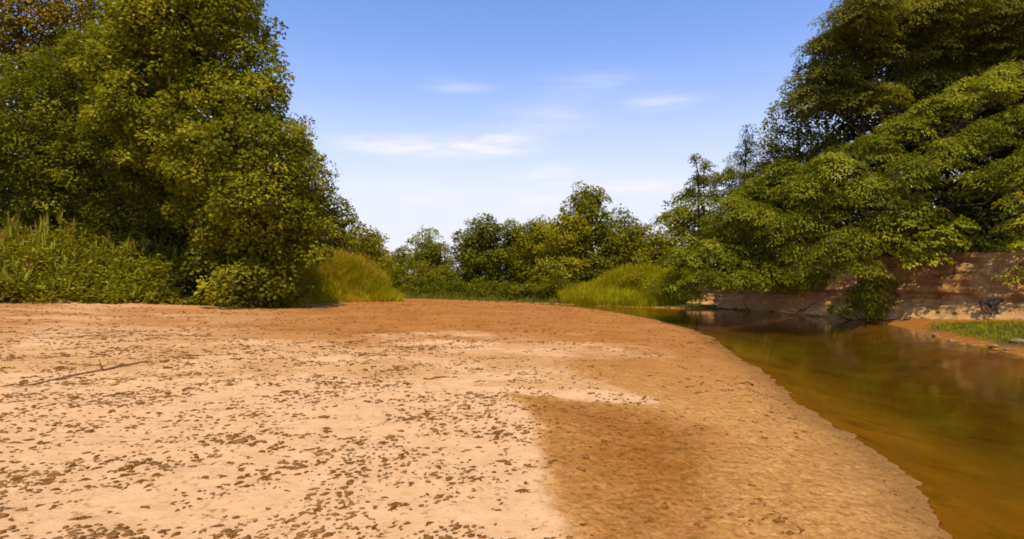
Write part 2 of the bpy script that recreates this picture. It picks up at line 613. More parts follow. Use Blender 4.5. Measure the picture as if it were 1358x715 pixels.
# bed of the river: wet sand near the edge, olive silt where it is deeper
bed = g.mix(g.range(n_big, .35, .65), (.33, .205, .026), (.42, .265, .040))
silt = g.mix(g.range(n_big, .35, .65), (.155, .122, .014), (.205, .160, .020))
dep = g.attr("depth")
bed = g.mix(g.range(dep, .12, .62), bed, silt)
mot = g.noise(.9, 5, .65, oc, (.6, 1.5, 1))
bed = g.mix(g.range(mot, .50, .66, 0, .55), bed, (.075, .056, .006))
bed = g.mix(g.range(mot, .42, .30, 0, .4), bed, (.24, .175, .030))
col = g.mix(g.range(dep, .0, .05), col, bed)
col = g.mix(g.math("MULTIPLY", g.attr("rim"), .75), col, (.20, .10, .03))
hsum = g.math("ADD", g.math("MULTIPLY", n_fine, .55), g.math("MULTIPLY", n_mid, .9))
hsum = g.math("ADD", hsum, g.math("MULTIPLY", n_grain, .12))
p = g.principled(col, 1.0, 0.0, g.bump(g.math('ADD', hsum, g.math('MULTIPLY', grit2, g.math('SUBTRACT', 1.3, g.attr('pale')))), .62, .055))
nt.links.new(p.outputs[0], out.inputs[0])
rim = np.where(dlv > -1, np.exp(-((zf - WZ) / (.035 + .035 * fbm(xf * 1.7, yf * 1.7, 2)))**2), 0) * (zf > WZ) * (dlv > -1)
ground = mesh("sand_ground", np.stack([xf, yf, zf], -1), quads, mat=m, smooth=True,
              attrs=dict(pale=pale, damp=damp, veg=veg, depth=depth, rim=rim))
tag(ground, "broad tan sand bar with damp patch beside the river", "ground", kind="structure")

# river surface
m, nt, out = new_mat("river_water")
g = N(nt)
oc = g.node("ShaderNodeTexCoord").outputs["Object"]
rip = g.noise(1.6, 3, .5, oc, (1.0, .55, 1))
rip2 = g.noise(7.0, 2, .5, oc, (1.0, .6, 1))
nb_ = g.bump(g.math("ADD", rip, g.math("MULTIPLY", rip2, .15)), .08, .08)
tr = g.node("ShaderNodeBsdfTransparent")
tr.inputs[0].default_value = (.74, .60, .36, 1)
gl = g.node("ShaderNodeBsdfGlossy")
gl.inputs["Roughness"].default_value = .07
gl.inputs["Color"].default_value = (.95, .95, .95, 1)
nt.links.new(nb_, gl.inputs["Normal"])
fr = g.node("ShaderNodeFresnel")
fr.inputs[0].default_value = 1.33
nt.links.new(nb_, fr.inputs["Normal"])
ms = g.node("ShaderNodeMixShader")
nt.links.new(fr.outputs[0], ms.inputs[0])
nt.links.new(tr.outputs[0], ms.inputs[1])
nt.links.new(gl.outputs[0], ms.inputs[2])
nt.links.new(ms.outputs[0], out.inputs[0])
wx = np.linspace(-90, 40, 40)
wy = np.linspace(-38, 110, 40)
WX, WY = np.meshgrid(wx, wy)
ii = (np.arange(39)[:, None] * 40 + np.arange(39)[None]).ravel()
river = mesh("river_water", np.stack([WX.ravel(), WY.ravel(), np.full(1600, WZ)], -1), np.stack([ii, ii + 1, ii + 41, ii + 40], -1), mat=m)
tag(river, "shallow murky brown river curving round the sand bar", "water", kind="structure")

# cut bank of layered earth on the right
m, nt, out = new_mat("eroded_earth")
g = N(nt)
oc = g.node("ShaderNodeTexCoord").outputs["Object"]
strata = g.noise(1.0, 5, .65, oc, (.35, .35, 5.0))
blot = g.noise(1.4, 5, .65, oc)
crumb = g.noise(9, 5, .7, oc)
c = g.mix(g.range(strata, .35, .62), (.40, .19, .050), (.62, .34, .120))
c = g.mix(g.range(blot, .48, .66, 0, .6), c, (.36, .15, .035))
c = g.mix(g.range(crumb, .52, .75, 0, .6), c, (.10, .050, .020))
sp = g.node("ShaderNodeSeparateXYZ")
nt.links.new(oc, sp.inputs[0])
c = g.mix(g.range(g.math("ADD", sp.outputs[2], g.math("MULTIPLY", blot, .8)), 1.45, .6, 0, .7), c, (.70, .40, .15))   # slump at the foot painted paler, to look sunlit
p = g.principled(c, .95, .1, g.bump(g.math("ADD", crumb, g.math("MULTIPLY", strata, 1.2)), .9, .16))
nt.links.new(p.outputs[0], out.inputs[0])


def along(poly, s):
    poly = np.array(poly, float)
    seg = np.linalg.norm(np.diff(poly, axis=0), axis=1)
    cum = np.concatenate([[0], np.cumsum(seg)])
    return np.stack([np.interp(s, cum, poly[:, 0]), np.interp(s, cum, poly[:, 1])], -1), cum


_, cum = along(CLF, np.array([0.0]))
s = np.arange(cum[1] - 2, cum[9] + 2.5, .13)
xy, _ = along(CLF, s)
k = np.ones(25) / 25
pad = np.pad(xy, ((12, 12), (0, 0)), "edge")
xy = np.stack([np.convolve(pad[:, 0], k, "valid"), np.convolve(pad[:, 1], k, "valid")], -1)
tg = nrm(np.gradient(xy, axis=0))
nor = np.stack([-tg[:, 1], tg[:, 0]], -1)        # points to the river
nt_rows = 64
t = np.linspace(0, 1, nt_rows)
S, T = np.meshgrid(s, t)
topz = 3.05 + .5 * (fbm(s * .35, s * 0 + 2, 3) - .5) - 1.2 * sstep(xy[:, 1], 37, 43)
zz = -.45 + T * (topz[None] + .45)
offs = 1.25 * (1 - T)**2.2 - .3 * T + (fbm(S * .9, zz * 1.1, 4) - .5) * .9
offs += (fbm(S * .35 + 4, zz * 5.5, 3, .6) - .5) * .42 + (fbm(S * 3.5, zz * 4, 3) - .5) * .34 + (fbm(S * 1.6 + 8, zz * .35, 2) - .5) * .5
offs += .25 * np.sin(np.clip((zz - 1.0) / .5, 0, 1) * np.pi) * (fbm(S * .5, zz * 0, 2) > .45)
bx = xy[None, :, 0] + nor[None, :, 0] * offs
by = xy[None, :, 1] + nor[None, :, 1] * offs
# lip laid back over the wooded top
lipx, lipy = xy[:, 0] - nor[:, 0] * 2.2, xy[:, 1] - nor[:, 1] * 2.2
bx = np.vstack([bx, lipx[None]])
by = np.vstack([by, lipy[None]])
bz = np.vstack([zz, (zground(lipx, lipy, False) - .15)[None]])
R_, C_ = bx.shape
ii = (np.arange(R_ - 1)[:, None] * C_ + np.arange(C_ - 1)[None]).ravel()
bank = mesh("river_bank", np.stack([bx.ravel(), by.ravel(), bz.ravel()], -1), np.stack([ii, ii + 1, ii + C_ + 1, ii + C_], -1), mat=m, smooth=True)
tag(bank, "steep cut bank of layered reddish earth under the overhanging trees", "river bank", kind="structure")


# ------------------------------------------------------------------ foliage
def leaves_mesh(name, Pb, D, Nn, L, W, tint, mat, parent=None):
    D = nrm(D)
    S = nrm(np.cross(D, Nn))
    Nn = np.cross(S, D)
    L, W = L[:, None], W[:, None]
    mid = Pb + D * L * .45 + Nn * W * .12
    v = np.stack([Pb, mid + S * W * .5, Pb + D * L - Nn * W * .10, mid - S * W * .5], 1).reshape(-1, 3)
    q = np.arange(len(Pb) * 4).reshape(-1, 4)
    return mesh(name, v, q, mat=mat, parent=parent, attrs=dict(tint=np.repeat(np.clip(tint, 0, 1), 4)))


UP = np.array([0, 0, 1.0])


def crown_cloud(lobes, style, clump, per, leaf, dens=1.0, core=.25, tint0=.5, front=.6, space=0):
    """lobes: (centre, radius); returns arrays of leaves gathered in sprays on the outside of every lobe, and the spray centres"""
    cs = np.array([l[0] for l in lobes])
    rs = np.array([l[1] for l in lobes])
    mid = cs.mean(0)
    out, sprays = [], []
    for c, r, in zip(cs, rs):
        n = max(6, int(dens * 15 * (r / clump)**2 * .30))
        d = nrm(rng.normal(size=(n * 4, 3)))
        outw = nrm((c - mid)[None] + np.array([0, 0, .35 * r]))
        toc = nrm(np.array([0, 0, EYE]) - c)
        w = .30 + .35 * np.clip(d @ outw[0], 0, 1) + front * np.clip(d @ toc, 0, 1) + .45 * np.clip(d[:, 2], 0, 1)
        d = d[rng.random(len(d)) < w / 1.3][:n]
        pc = c + d * (r * rng.uniform(.70, 1.08, (len(d), 1))) * np.array([1, 1, .52 if style == 'layer' else .88])
        dist = np.linalg.norm(pc[:, None] - cs[None], axis=2) / rs[None]
        keep = dist.min(1) > .58
        pc, d = pc[keep], d[keep]
        if space:                                  # sprays keep their distance, so dark gaps stay between the tiers
            ok = []
            for ip in range(len(pc)):
                if ok:
                    df = (pc[ok] - pc[ip]) / np.array([1, 1, .55])
                    if (np.sum(df**2, 1)).min() < (space * clump)**2:
                        continue
                ok.append(ip)
            pc, d = pc[ok], d[ok]
        ltint = rng.normal(tint0, .10)
        for q, dv in zip(pc, d):
            sz = clump * rng.uniform(.6, 1.35)
            k = max(5, int(per * (sz / clump)**2 * rng.uniform(.8, 1.2)))
            ct = ltint + rng.normal(0, .19)
            if style == "layer":
                a = nrm(UP + dv * np.array([.55, .55, .1]) + rng.normal(0, .16, 3))
                o = dv * np.array([1, 1, 0]) + 1e-3
                o = nrm(o - a * (o @ a))
                b = np.cross(a, o)
                th = rng.uniform(0, 2 * np.pi, k)
                u = np.sqrt(rng.random(k))
                tdir = o * np.cos(th)[:, None] + b * np.sin(th)[:, None]
                loc = o * (np.cos(th) * u * 1.35 * sz)[:, None] + b * (np.sin(th) * u * .85 * sz)[:, None]
                h = -.30 * sz * u**2 + rng.normal(0, .085 * sz, k)
                pp = q + loc + a * h[:, None]
                nn = a + tdir * (.55 * u)[:, None] + rng.normal(0, .21, (k, 3))
                dd_ = tdir + np.array([0, 0, -.45]) + o * .35 + rng.normal(0, .35, (k, 3))
            else:
                a = nrm(dv + UP * .5)
                sp = nrm(rng.normal(size=(k, 3)) + a * .75)
                rad = rng.uniform(.35, 1, k)**.6 * sz
                pp = q + sp * rad[:, None] * np.array([1.1, 1.1, .8])
                nn = sp * .7 + UP * .55 + rng.normal(0, .29, (k, 3))
                dd_ = sp * np.array([1, 1, .2]) + np.array([0, 0, -.30]) + rng.normal(0, .5, (k, 3))
            out.append((pp, dd_, nrm(nn), np.full(k, ct)))
            sprays.append((q, c))
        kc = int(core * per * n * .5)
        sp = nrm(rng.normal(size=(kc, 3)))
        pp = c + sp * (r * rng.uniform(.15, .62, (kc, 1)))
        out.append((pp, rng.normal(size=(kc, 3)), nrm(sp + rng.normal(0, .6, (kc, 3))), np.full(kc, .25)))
    Pb, D, Nn, tn = (np.concatenate([o[i] for o in out]) for i in range(4))
    n = len(Pb)
    Ls = leaf * rng.uniform(.65, 1.3, n)
    return Pb, D, Nn, Ls, tn + rng.normal(0, .09, n), sprays


NLEAF = [0]


def tree(name, label, cat, base, lobes, mat, style="round", clump=.55, per=40, leaf=.2, wide=.7, dens=1.0, core=.25, tint0=.5,
         trunk=.22, stems=1, group=None, front=.6, twigs=True, space=None):
    """tree > trunk, crown: a tapered trunk with limbs running to every bough, leaves in sprays round the boughs"""
    base = np.array([base[0], base[1], float(zground(np.array([base[0]]), np.array([base[1]]), False)[0]) - .08])
    root = thing(name, label, cat, base, group)
    Pb, D, Nn, Ls, tn, sprays = crown_cloud(lobes, style, clump, per, leaf, dens, core, tint0, front, (.88 if style == 'layer' else 0) if space is None else space)
    NLEAF[0] += len(Pb)
    keep = Pb[:, 2] > zground(Pb[:, 0], Pb[:, 1], False) + .05
    keep &= Pb[:, 2] > WZ + .12
    Pb, D, Nn, Ls, tn = Pb[keep], D[keep], Nn[keep], Ls[keep], tn[keep]
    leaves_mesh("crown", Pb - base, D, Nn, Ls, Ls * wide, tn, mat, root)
    tb = Tubes()
    cs = np.array([l[0] for l in lobes]) - base
    rs = np.array([l[1] for l in lobes])
    top = cs[np.argmax(cs[:, 2])].copy()
    mid = cs.mean(0)
    for sidx in range(stems):
        off = np.array([0, 0, 0.0]) if sidx == 0 else np.array([rng.normal(0, .9), rng.normal(0, .6), 0]) * min(1, trunk * 3)
        tp = top * .92 if sidx == 0 else cs[rng.integers(len(cs))]
        ctrl = np.array([off, off * .9 + np.array([mid[0] * .25, mid[1] * .25, tp[2] * .3]),
                         np.array([mid[0] * .7, mid[1] * .7, tp[2] * .62]) + off * .5, tp])
        tt = np.linspace(0, 1, 12)[:, None]
        path = (1 - tt)**3 * ctrl[0] + 3 * (1 - tt)**2 * tt * ctrl[1] + 3 * (1 - tt) * tt**2 * ctrl[2] + tt**3 * ctrl[3]
        path[1:-1] += rng.normal(0, trunk * .25, (10, 3))
        rad = trunk * (.85 if sidx else 1) * (1 - .82 * tt[:, 0])
        rad[0] *= 1.35
        path[0, 2] -= .15
        tb.add(path, rad, 9, .12)
        if sidx == 0:
            main = path
    for c, r in zip(cs, rs):
        # a limb leaves the trunk below the bough it carries
        h = np.clip(c[2] - .35 * np.hypot(c[0] - mid[0], c[1] - mid[1]) - .4 * r, main[1][2], main[-2][2])
        a = np.array([np.interp(h, main[:, 2], main[:, i]) for i in range(3)])
        rr_ = trunk * .36 * (1 - .6 * h / max(top[2], .1))
        tb.add(bend(a, c, 6, .045, -.04), np.linspace(rr_, max(.018, rr_ * .3), 6), 5)
    if twigs:
        for q, c in sprays[::2]:
            a, b = c - base, q - base
            tb.add(bend(a + (b - a) * .1, b, 3, .06), [.03, .02, .008], 3)
    tb.build("trunk", M_BARK, root)
    return root


def lob(Y, lst, jitter=0.0):
    """boughs given as (px, py, radius px, depth offset m)"""
    res = []
    for e in lst:
        px, py, r = e[:3]
        y = Y + (e[3] if len(e) > 3 else 0) + rng.normal(0, jitter)
        res.append((P(px, py, y), r / F * y))
    return res


# --- left side
tree("sycamore_tree", "tallest yellow green leafy tree on the left, sweeping down to the sand", "tree", (-12.6, 28.6),
     lob(27.5, [(185, 35, 40), (170, 95, 42), (195, 150, 46), (160, 150, 34, .5), (215, 20, 42), (228, 175, 40), (200, 215, 34, .4), (268, -30, 48), (300, 25, 38), (250, 30, 48), (330, 80, 32), (285, 90, 52), (225, 90, 45), (338, 135, 32), (300, 150, 52), (366, 185, 28),
                (335, 205, 52, -.5), (275, 215, 50, -.3), (385, 238, 28), (385, 285, 32), (335, 265, 50, -.9), (290, 290, 42, .2), (395, 325, 26), (350, 325, 46, -.6),
                (300, 345, 34, .4), (372, 362, 34, -.2), (325, 375, 32, -.2), (283, 372, 26, .3), (352, 390, 22, -.4), (412, 265, 12, .5), (418, 298, 12, .6), (400, 208, 14, .4), (352, 45, 12), (362, 110, 12), (215, -35, 36), (320, -10, 26)], .6),
     M_SYC, "round", .62, 105, .18, .8, 1.7, .12, .5, .26, front=.75, space=.85)
tree("broad_leaved_tree", "deep green round headed tree at the far left above the reeds", "tree", (-20.5, 31.5),
     lob(30, [(30, 150, 48), (85, 115, 48), (140, 85, 46), (190, 60, 44), (195, 120, 50), (120, 160, 55), (55, 205, 52), (150, 215, 55), (215, 185, 48), (90, 250, 46),
              (20, 255, 45), (165, 270, 46, .8), (225, 250, 44, .8), (-30, 190, 50), (220, 310, 40, 1.6), (150, 320, 40, 1.8), (-25, 110, 40)], .4),
     M_OAK, "round", .62, 110, .155, .75, 1.5, .12, .5, .28, front=.75, space=.85)
tree("rusty_tree", "tree with rust tinged leaves in the top left corner", "tree", (-29.5, 36.5),
     lob(35.5, [(30, 35, 48), (75, 20, 40), (5, 85, 45), (60, 75, 38), (-40, 40, 55), (20, -20, 50), (-35, 110, 50), (-70, 150, 60)], .4),
     M_RUST, "round", .6, 40, .22, .75, .9, .3, .45, .28)
tree("broad_leaved_tree", "dark tree rising behind, between the rust tinged tree and the tallest left tree", "tree", (-22.5, 39.5),
     lob(38, [(120, 15, 42), (170, 0, 44), (225, 5, 44), (290, -10, 46), (140, 60, 44), (200, 50, 44), (100, 80, 44), (180, -50, 50), (260, 60, 50), (330, 40, 24)], .5),
     M_TOP, "round", .7, 40, .25, .75, .9, .4, .42, .32)
tree("slender_tree", "thin grey green treetop peeping out past the right edge of the tallest left tree", "tree", (-13.5, 43),
     lob(42, [(432, 232, 15), (443, 250, 12), (428, 262, 16), (418, 240, 16), (405, 215, 22), (410, 280, 24), (395, 190, 22), (400, 170, 16), (400, 320, 30)], .3),
     M_GREY, "round", .42, 26, .17, .7, .8, .2, .5, .16)
tree("broad_leaved_tree", "dark green tree just right of the tallest left tree, above the golden grass", "tree", (-12.6, 44.5),
     lob(44, [(440, 285, 26), (425, 310, 30), (452, 305, 24), (455, 335, 26), (425, 345, 30), (465, 325, 18), (400, 300, 34)], .4),
     M_FAR, "round", .55, 40, .21, .75, 1.0, .35, .42, .2)
tree("broad_leaved_tree", "lighter small crowned tree between the golden grass and the far left trees", "tree", (-13.2, 52),
     lob(51, [(485, 318, 16), (475, 335, 20), (495, 335, 17), (482, 355, 22), (503, 352, 15), (465, 350, 20), (495, 372, 18)], .4),
     M_FARY, "round", .55, 34, .22, .75, 1.0, .35, .40, .18)

# --- far trees along the bend
far = [
    ("dim low tree left of the distant gap in the tree line", M_FAR, 74, [(515, 348, 13), (508, 362, 16), (522, 366, 15), (512, 380, 16)], .40),
    ("small distant tree with a flat top at the left of the far tree line", M_FAR, 84, [(535, 342, 12), (545, 350, 13), (530, 360, 14), (545, 370, 15), (535, 382, 14)], .45),
    ("distant domed tree in the middle of the far tree line", M_FAR, 80, [(568, 336, 13), (580, 340, 13), (558, 350, 13), (575, 358, 16), (588, 354, 12), (565, 374, 15), (585, 378, 14)], .38),
    ("short bushy tree in front of the distant domed tree", M_FARY, 68, [(562, 362, 14), (575, 372, 14), (552, 378, 14), (590, 370, 12), (570, 386, 12)], .25),
    ("tall dark tree with a split top at the left end of the nearer far bank", M_OAK, 62, [(640, 308, 20), (655, 316, 18), (625, 322, 18), (640, 335, 24), (618, 348, 20), (660, 342, 20),
                                                                                    (630, 365, 24), (655, 372, 22), (612, 374, 16), (638, 388, 14)], .45),
    ("narrow tree with a pointed top beside the tall dark split tree", M_FAR, 64, [(683, 308, 13), (690, 318, 14), (676, 325, 14), (688, 340, 18), (675, 355, 18), (695, 362, 18), (682, 380, 18)], .45),
    ("yellowish tree with a ragged top left of the tallest far tree", M_FARY, 60, [(712, 305, 14), (724, 312, 15), (706, 325, 17), (722, 335, 20), (705, 352, 20), (728, 360, 18), (712, 378, 18)], .35),
    ("tallest tree of the far bank, rising in a blunt peak", M_FAR, 58, [(778, 258, 14), (788, 272, 16), (770, 276, 16), (782, 294, 22), (798, 300, 15), (764, 300, 18), (780, 322, 26), (800, 328, 18),
                                                                         (760, 328, 20), (785, 352, 24), (765, 358, 20), (805, 354, 16), (780, 376, 20)], .42),
    ("yellow green tree leaning against the left side of the tallest far tree", M_FARY, 55, [(748, 292, 14), (757, 302, 15), (740, 308, 15), (748, 325, 19), (733, 335, 17), (758, 345, 18), (740, 358, 19),
                                                                                         (752, 374, 17)], .55),
    ("rounded green tree right of the tallest far tree", M_FAR, 60, [(812, 318, 14), (822, 325, 14), (808, 338, 16), (825, 345, 16), (835, 338, 12), (815, 362, 16)], .5),
    ("low olive tree with a small knob top, right of the rounded far tree", M_FARY, 57, [(850, 312, 10), (845, 325, 15), (858, 330, 16), (838, 342, 15), (865, 345, 18), (850, 355, 16)], .4),
    ("pale tree filling the dip before the right hand woods", M_FARY, 52, [(872, 322, 14), (885, 328, 14), (868, 342, 16), (890, 345, 16), (878, 360, 16)], .5),
]
for lab, mt, Y, lst, t0 in far:
    L = lob(Y, lst, .5)
    b = np.mean([l[0][0] for l in L])
    tree("distant_tree", lab, "tree", (b, Y + .4), L, mt, "round", .85, 70, .25, .8, 1.25, .6, t0, .2, group="trees along the far river bend", twigs=False)

back = [(70, 118, 40, "left"), (-8, 120, 30, ""), (-24, 100, 45, ""), (-42, 70, 75, ""), (-36, 60, 60, ""), (-50, 52, 60, ""), (12, 92, 38, ""), (24, 84, 44, ""), (36, 74, 60, "")]
woods = [(7, 76, 34), (2, 88, 36), (-3, 78, 26), (-47, 112, 40), (-36, 106, 36), (-26, 110, 38), (-16, 108, 40), (-6, 104, 36), (6, 100, 42), (15, 86, 52), (24, 76, 62), (33, 66, 80), (-24, 66, 44), (-31, 58, 60), (-38, 50, 90)]
for X, Y, rp in woods:
    r = rp / F * Y * .42
    z0 = float(zground(np.array([X * 1.0]), np.array([Y * 1.0]), False)[0])
    L = [(np.array([X + rng.normal(0, r * .8), Y + rng.normal(0, r * .5), z0 + r * (.9 + 1.1 * k / 2.5) + rng.normal(0, .3)]), r * rng.uniform(.8, 1.15)) for k in range(7)]
    tree("woodland_tree", "dim rounded tree of the back row that closes the gaps between the nearer trees", "tree", (X, Y), L, M_FAR, "round", .95, 26, .36, .8, .9, .5, .35, .24,
         group="back row woodland trees", twigs=False)

# --- right side
tree("locust_tree", "tall dark tree with bare stems showing, top right corner of the woods", "tree", (23.5, 36),
     lob(33, [(1150, 15, 46), (1195, -25, 55), (1120, 55, 38), (1092, 95, 32), (1160, 70, 36), (1245, 15, 50), (1235, 65, 36), (1300, 55, 48), (1345, 15, 55), (1345, 90, 44), (1105, 135, 30),
              (1285, 110, 38), (1400, 60, 60), (1140, 120, 26), (1085, 60, 20), (1130, 25, 24), (1070, 125, 24), (1160, 130, 34), (1210, 115, 30, 1), (1330, 130, 40), (1250, 110, 34, 1), (1110, 100, 30), (1195, 30, 44)], .6),
     M_TOP, "layer", .60, 100, .18, .45, 3.0, .40, .5, .24, stems=4)
tree("sparse_tree", "thin brownish tree leaning out left of the tall stemmed tree", "tree", (19.5, 38),
     lob(36.5, [(1058, 120, 18), (1050, 150, 22), (1035, 175, 20), (1070, 170, 24), (1030, 200, 20), (1055, 205, 26), (1085, 195, 24), (1030, 225, 22), (1075, 230, 28)], .5),
     M_TOP, "round", .45, 34, .17, .6, 1.1, .3, .45, .16, stems=2)
tree("cedar_tree", "small dark pointed cedar top standing above the right hand woods", "tree", (17.0, 42.5),
     lob(41.5, [(990, 174, 6), (989, 188, 10), (992, 202, 14), (986, 216, 17), (994, 232, 21), (988, 252, 24), (994, 275, 26)], .2),
     M_CEDAR, "round", .32, 30, .13, .4, 1.2, .4, .45, .15)
tree("ash_tree", "open crowned tree reaching left over the river before the pointed cedar top", "tree", (14.6, 43.2),
     lob(40, [(922, 210, 11), (935, 222, 13), (930, 240, 16), (950, 238, 17), (968, 232, 17), (915, 258, 15), (945, 262, 22), (975, 262, 24), (1000, 250, 24), (905, 282, 17), (930, 290, 24),
              (885, 288, 11), (872, 292, 7), (960, 295, 28), (995, 290, 30), (905, 310, 22), (1015, 225, 20)], .5),
     M_LOC, "layer", .48, 56, .17, .5, 2.0, .2, .5, .2, stems=2)
tree("locust_tree", "spreading fern leaved tree hanging in tiers over the cut bank", "tree", (21.8, 31),
     lob(28.0, [(1345, 100, 36), (1295, 122, 34), (1247, 146, 34), (1198, 172, 34), (1150, 196, 34), (1105, 222, 34), (1064, 248, 32),
                (1350, 158, 34, -.4), (1300, 180, 36, -.4), (1252, 204, 36, -.4), (1203, 228, 36, -.3), (1153, 251, 36, -.3), (1106, 273, 36, -.3), (1060, 296, 34, -.2),
                (1385, 205, 36, -3.6), (1345, 222, 32, -3.4), (1300, 240, 28, -2.6), (1215, 278, 32, -1.2), (1165, 300, 34, -.8), (1118, 321, 34, -.6), (1072, 342, 34, -.4),
                (1190, 326, 22, -.4), (1140, 352, 26, -.6), (1158, 376, 16, -.6)], .5),
     M_LOC, "layer", .60, 110, .17, .42, 2.6, .08, .5, .26, stems=3, front=.7)
tree("locust_tree", "lower fern leaved tree bowing down to the water left of the cut bank", "tree", (18.2, 37),
     lob(35, [(1005, 248, 28), (970, 275, 28), (1040, 225, 26), (1035, 255, 30), (1000, 285, 32), (1030, 300, 34), (965, 305, 32), (990, 325, 36), (1025, 335, 36), (945, 335, 32), (970, 355, 34), (1010, 365, 34), (1055, 365, 32), (925, 350, 28),
              (940, 368, 24), (985, 366, 22), (1035, 368, 20), (1080, 366, 20, -.6), (1103, 358, 22, -1.0), (905, 340, 26), (900, 375, 22)], .9),
     M_LOC, "layer", .58, 100, .17, .45, 2.6, .10, .52, .2, stems=2, front=.7)
tree("sapling", "sunlit yellow green sapling on the bank at the right edge of the view", "tree", (21.7, 23.8),
     lob(22.6, [(1348, 265, 18), (1362, 285, 24), (1345, 300, 14), (1350, 330, 20), (1368, 350, 24), (1348, 362, 16), (1375, 310, 26), (1362, 235, 20), (1385, 260, 26)], .2),
     M_SYC, "layer", .34, 30, .17, .45, .8, .15, .6, .07)
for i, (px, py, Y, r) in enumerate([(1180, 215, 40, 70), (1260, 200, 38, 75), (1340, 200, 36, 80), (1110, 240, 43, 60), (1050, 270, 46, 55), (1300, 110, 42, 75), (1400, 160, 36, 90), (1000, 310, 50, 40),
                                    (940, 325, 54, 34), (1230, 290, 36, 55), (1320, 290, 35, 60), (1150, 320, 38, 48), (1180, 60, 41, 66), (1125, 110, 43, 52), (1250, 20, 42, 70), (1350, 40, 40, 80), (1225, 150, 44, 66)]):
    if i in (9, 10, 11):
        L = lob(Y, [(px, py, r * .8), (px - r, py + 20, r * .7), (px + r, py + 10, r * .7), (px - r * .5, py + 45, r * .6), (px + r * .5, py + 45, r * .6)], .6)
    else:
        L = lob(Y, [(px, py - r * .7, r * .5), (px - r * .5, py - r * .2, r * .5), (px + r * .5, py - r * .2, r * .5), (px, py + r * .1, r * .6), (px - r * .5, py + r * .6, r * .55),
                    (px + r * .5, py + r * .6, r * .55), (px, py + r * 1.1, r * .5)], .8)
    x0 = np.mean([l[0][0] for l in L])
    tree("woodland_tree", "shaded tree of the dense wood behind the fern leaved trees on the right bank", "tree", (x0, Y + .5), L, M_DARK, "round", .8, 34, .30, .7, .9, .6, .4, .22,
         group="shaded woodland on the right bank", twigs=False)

# dark wood behind the left trees
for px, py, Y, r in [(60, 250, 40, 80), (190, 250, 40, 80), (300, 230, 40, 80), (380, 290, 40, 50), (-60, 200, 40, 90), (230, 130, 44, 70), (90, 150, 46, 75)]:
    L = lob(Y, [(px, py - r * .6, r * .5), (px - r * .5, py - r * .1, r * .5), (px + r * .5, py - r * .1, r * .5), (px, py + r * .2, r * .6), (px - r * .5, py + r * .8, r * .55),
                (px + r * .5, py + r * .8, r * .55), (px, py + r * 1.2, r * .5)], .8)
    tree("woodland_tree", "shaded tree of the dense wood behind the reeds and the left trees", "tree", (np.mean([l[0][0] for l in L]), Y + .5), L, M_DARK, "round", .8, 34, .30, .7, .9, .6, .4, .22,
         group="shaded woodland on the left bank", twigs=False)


# --- shrubs
def shrub(label, base, lobes, mat, style="round", clump=.32, per=34, leaf=.13, tint0=.5, group=None, wide=.6, name="shrub", dens=1.0):
    return tree(name, label, "shrub", base, lobes, mat, style, clump, per, leaf, wide, dens, .3, tint0, .05, stems=3, group=group, twigs=False)


shrub("dark bush at the water's edge below the cut bank, with light twigs", (17.8, 28.2), lob(27.6, [(1150, 395, 16), (1165, 405, 16), (1135, 405, 14), (1150, 412, 14), (1120, 412, 10)]), M_OAK, leaf=.14)
shrub("leafy bough hanging over the bare red earth of the cut bank", (19.9, 25.6), lob(25.2, [(1245, 312, 18), (1225, 325, 16), (1262, 325, 14), (1215, 345, 12), (1235, 340, 14), (1205, 330, 12), (1275, 300, 16), (1292, 318, 14), (1312, 326, 12), (1328, 308, 14)]), M_LOC, "layer", .34, 34, .18, .6)
shrub("small green tuft of leaves at the foot of the cut bank", (17.4, 28.6), lob(28.2, [(1115, 420, 8), (1122, 424, 6)]), M_LIME, leaf=.11, name="waterside_plant")
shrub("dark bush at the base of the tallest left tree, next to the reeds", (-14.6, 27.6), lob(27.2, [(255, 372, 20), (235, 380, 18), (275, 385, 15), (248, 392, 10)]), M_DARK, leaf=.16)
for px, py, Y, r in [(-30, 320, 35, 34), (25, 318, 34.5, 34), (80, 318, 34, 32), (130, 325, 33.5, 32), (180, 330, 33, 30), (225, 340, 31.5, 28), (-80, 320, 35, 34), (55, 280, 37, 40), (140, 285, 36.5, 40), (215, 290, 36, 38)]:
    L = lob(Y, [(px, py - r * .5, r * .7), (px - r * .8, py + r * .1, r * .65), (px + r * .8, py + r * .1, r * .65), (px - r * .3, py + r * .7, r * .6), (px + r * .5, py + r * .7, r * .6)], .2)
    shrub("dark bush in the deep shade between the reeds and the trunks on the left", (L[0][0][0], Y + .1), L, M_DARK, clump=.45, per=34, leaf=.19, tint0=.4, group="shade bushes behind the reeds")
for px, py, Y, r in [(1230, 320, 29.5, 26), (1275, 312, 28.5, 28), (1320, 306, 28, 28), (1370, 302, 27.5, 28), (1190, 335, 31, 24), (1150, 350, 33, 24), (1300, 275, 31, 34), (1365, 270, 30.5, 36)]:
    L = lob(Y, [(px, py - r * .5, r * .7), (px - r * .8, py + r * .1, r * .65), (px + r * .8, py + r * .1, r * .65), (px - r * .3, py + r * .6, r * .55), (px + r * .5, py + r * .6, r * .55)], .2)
    shrub("dark bush in the shade on top of the cut bank beneath the fern leaved trees", (L[0][0][0], Y + .1), L, M_DARK, clump=.42, per=34, leaf=.18, tint0=.4, group="shade bushes on the cut bank")
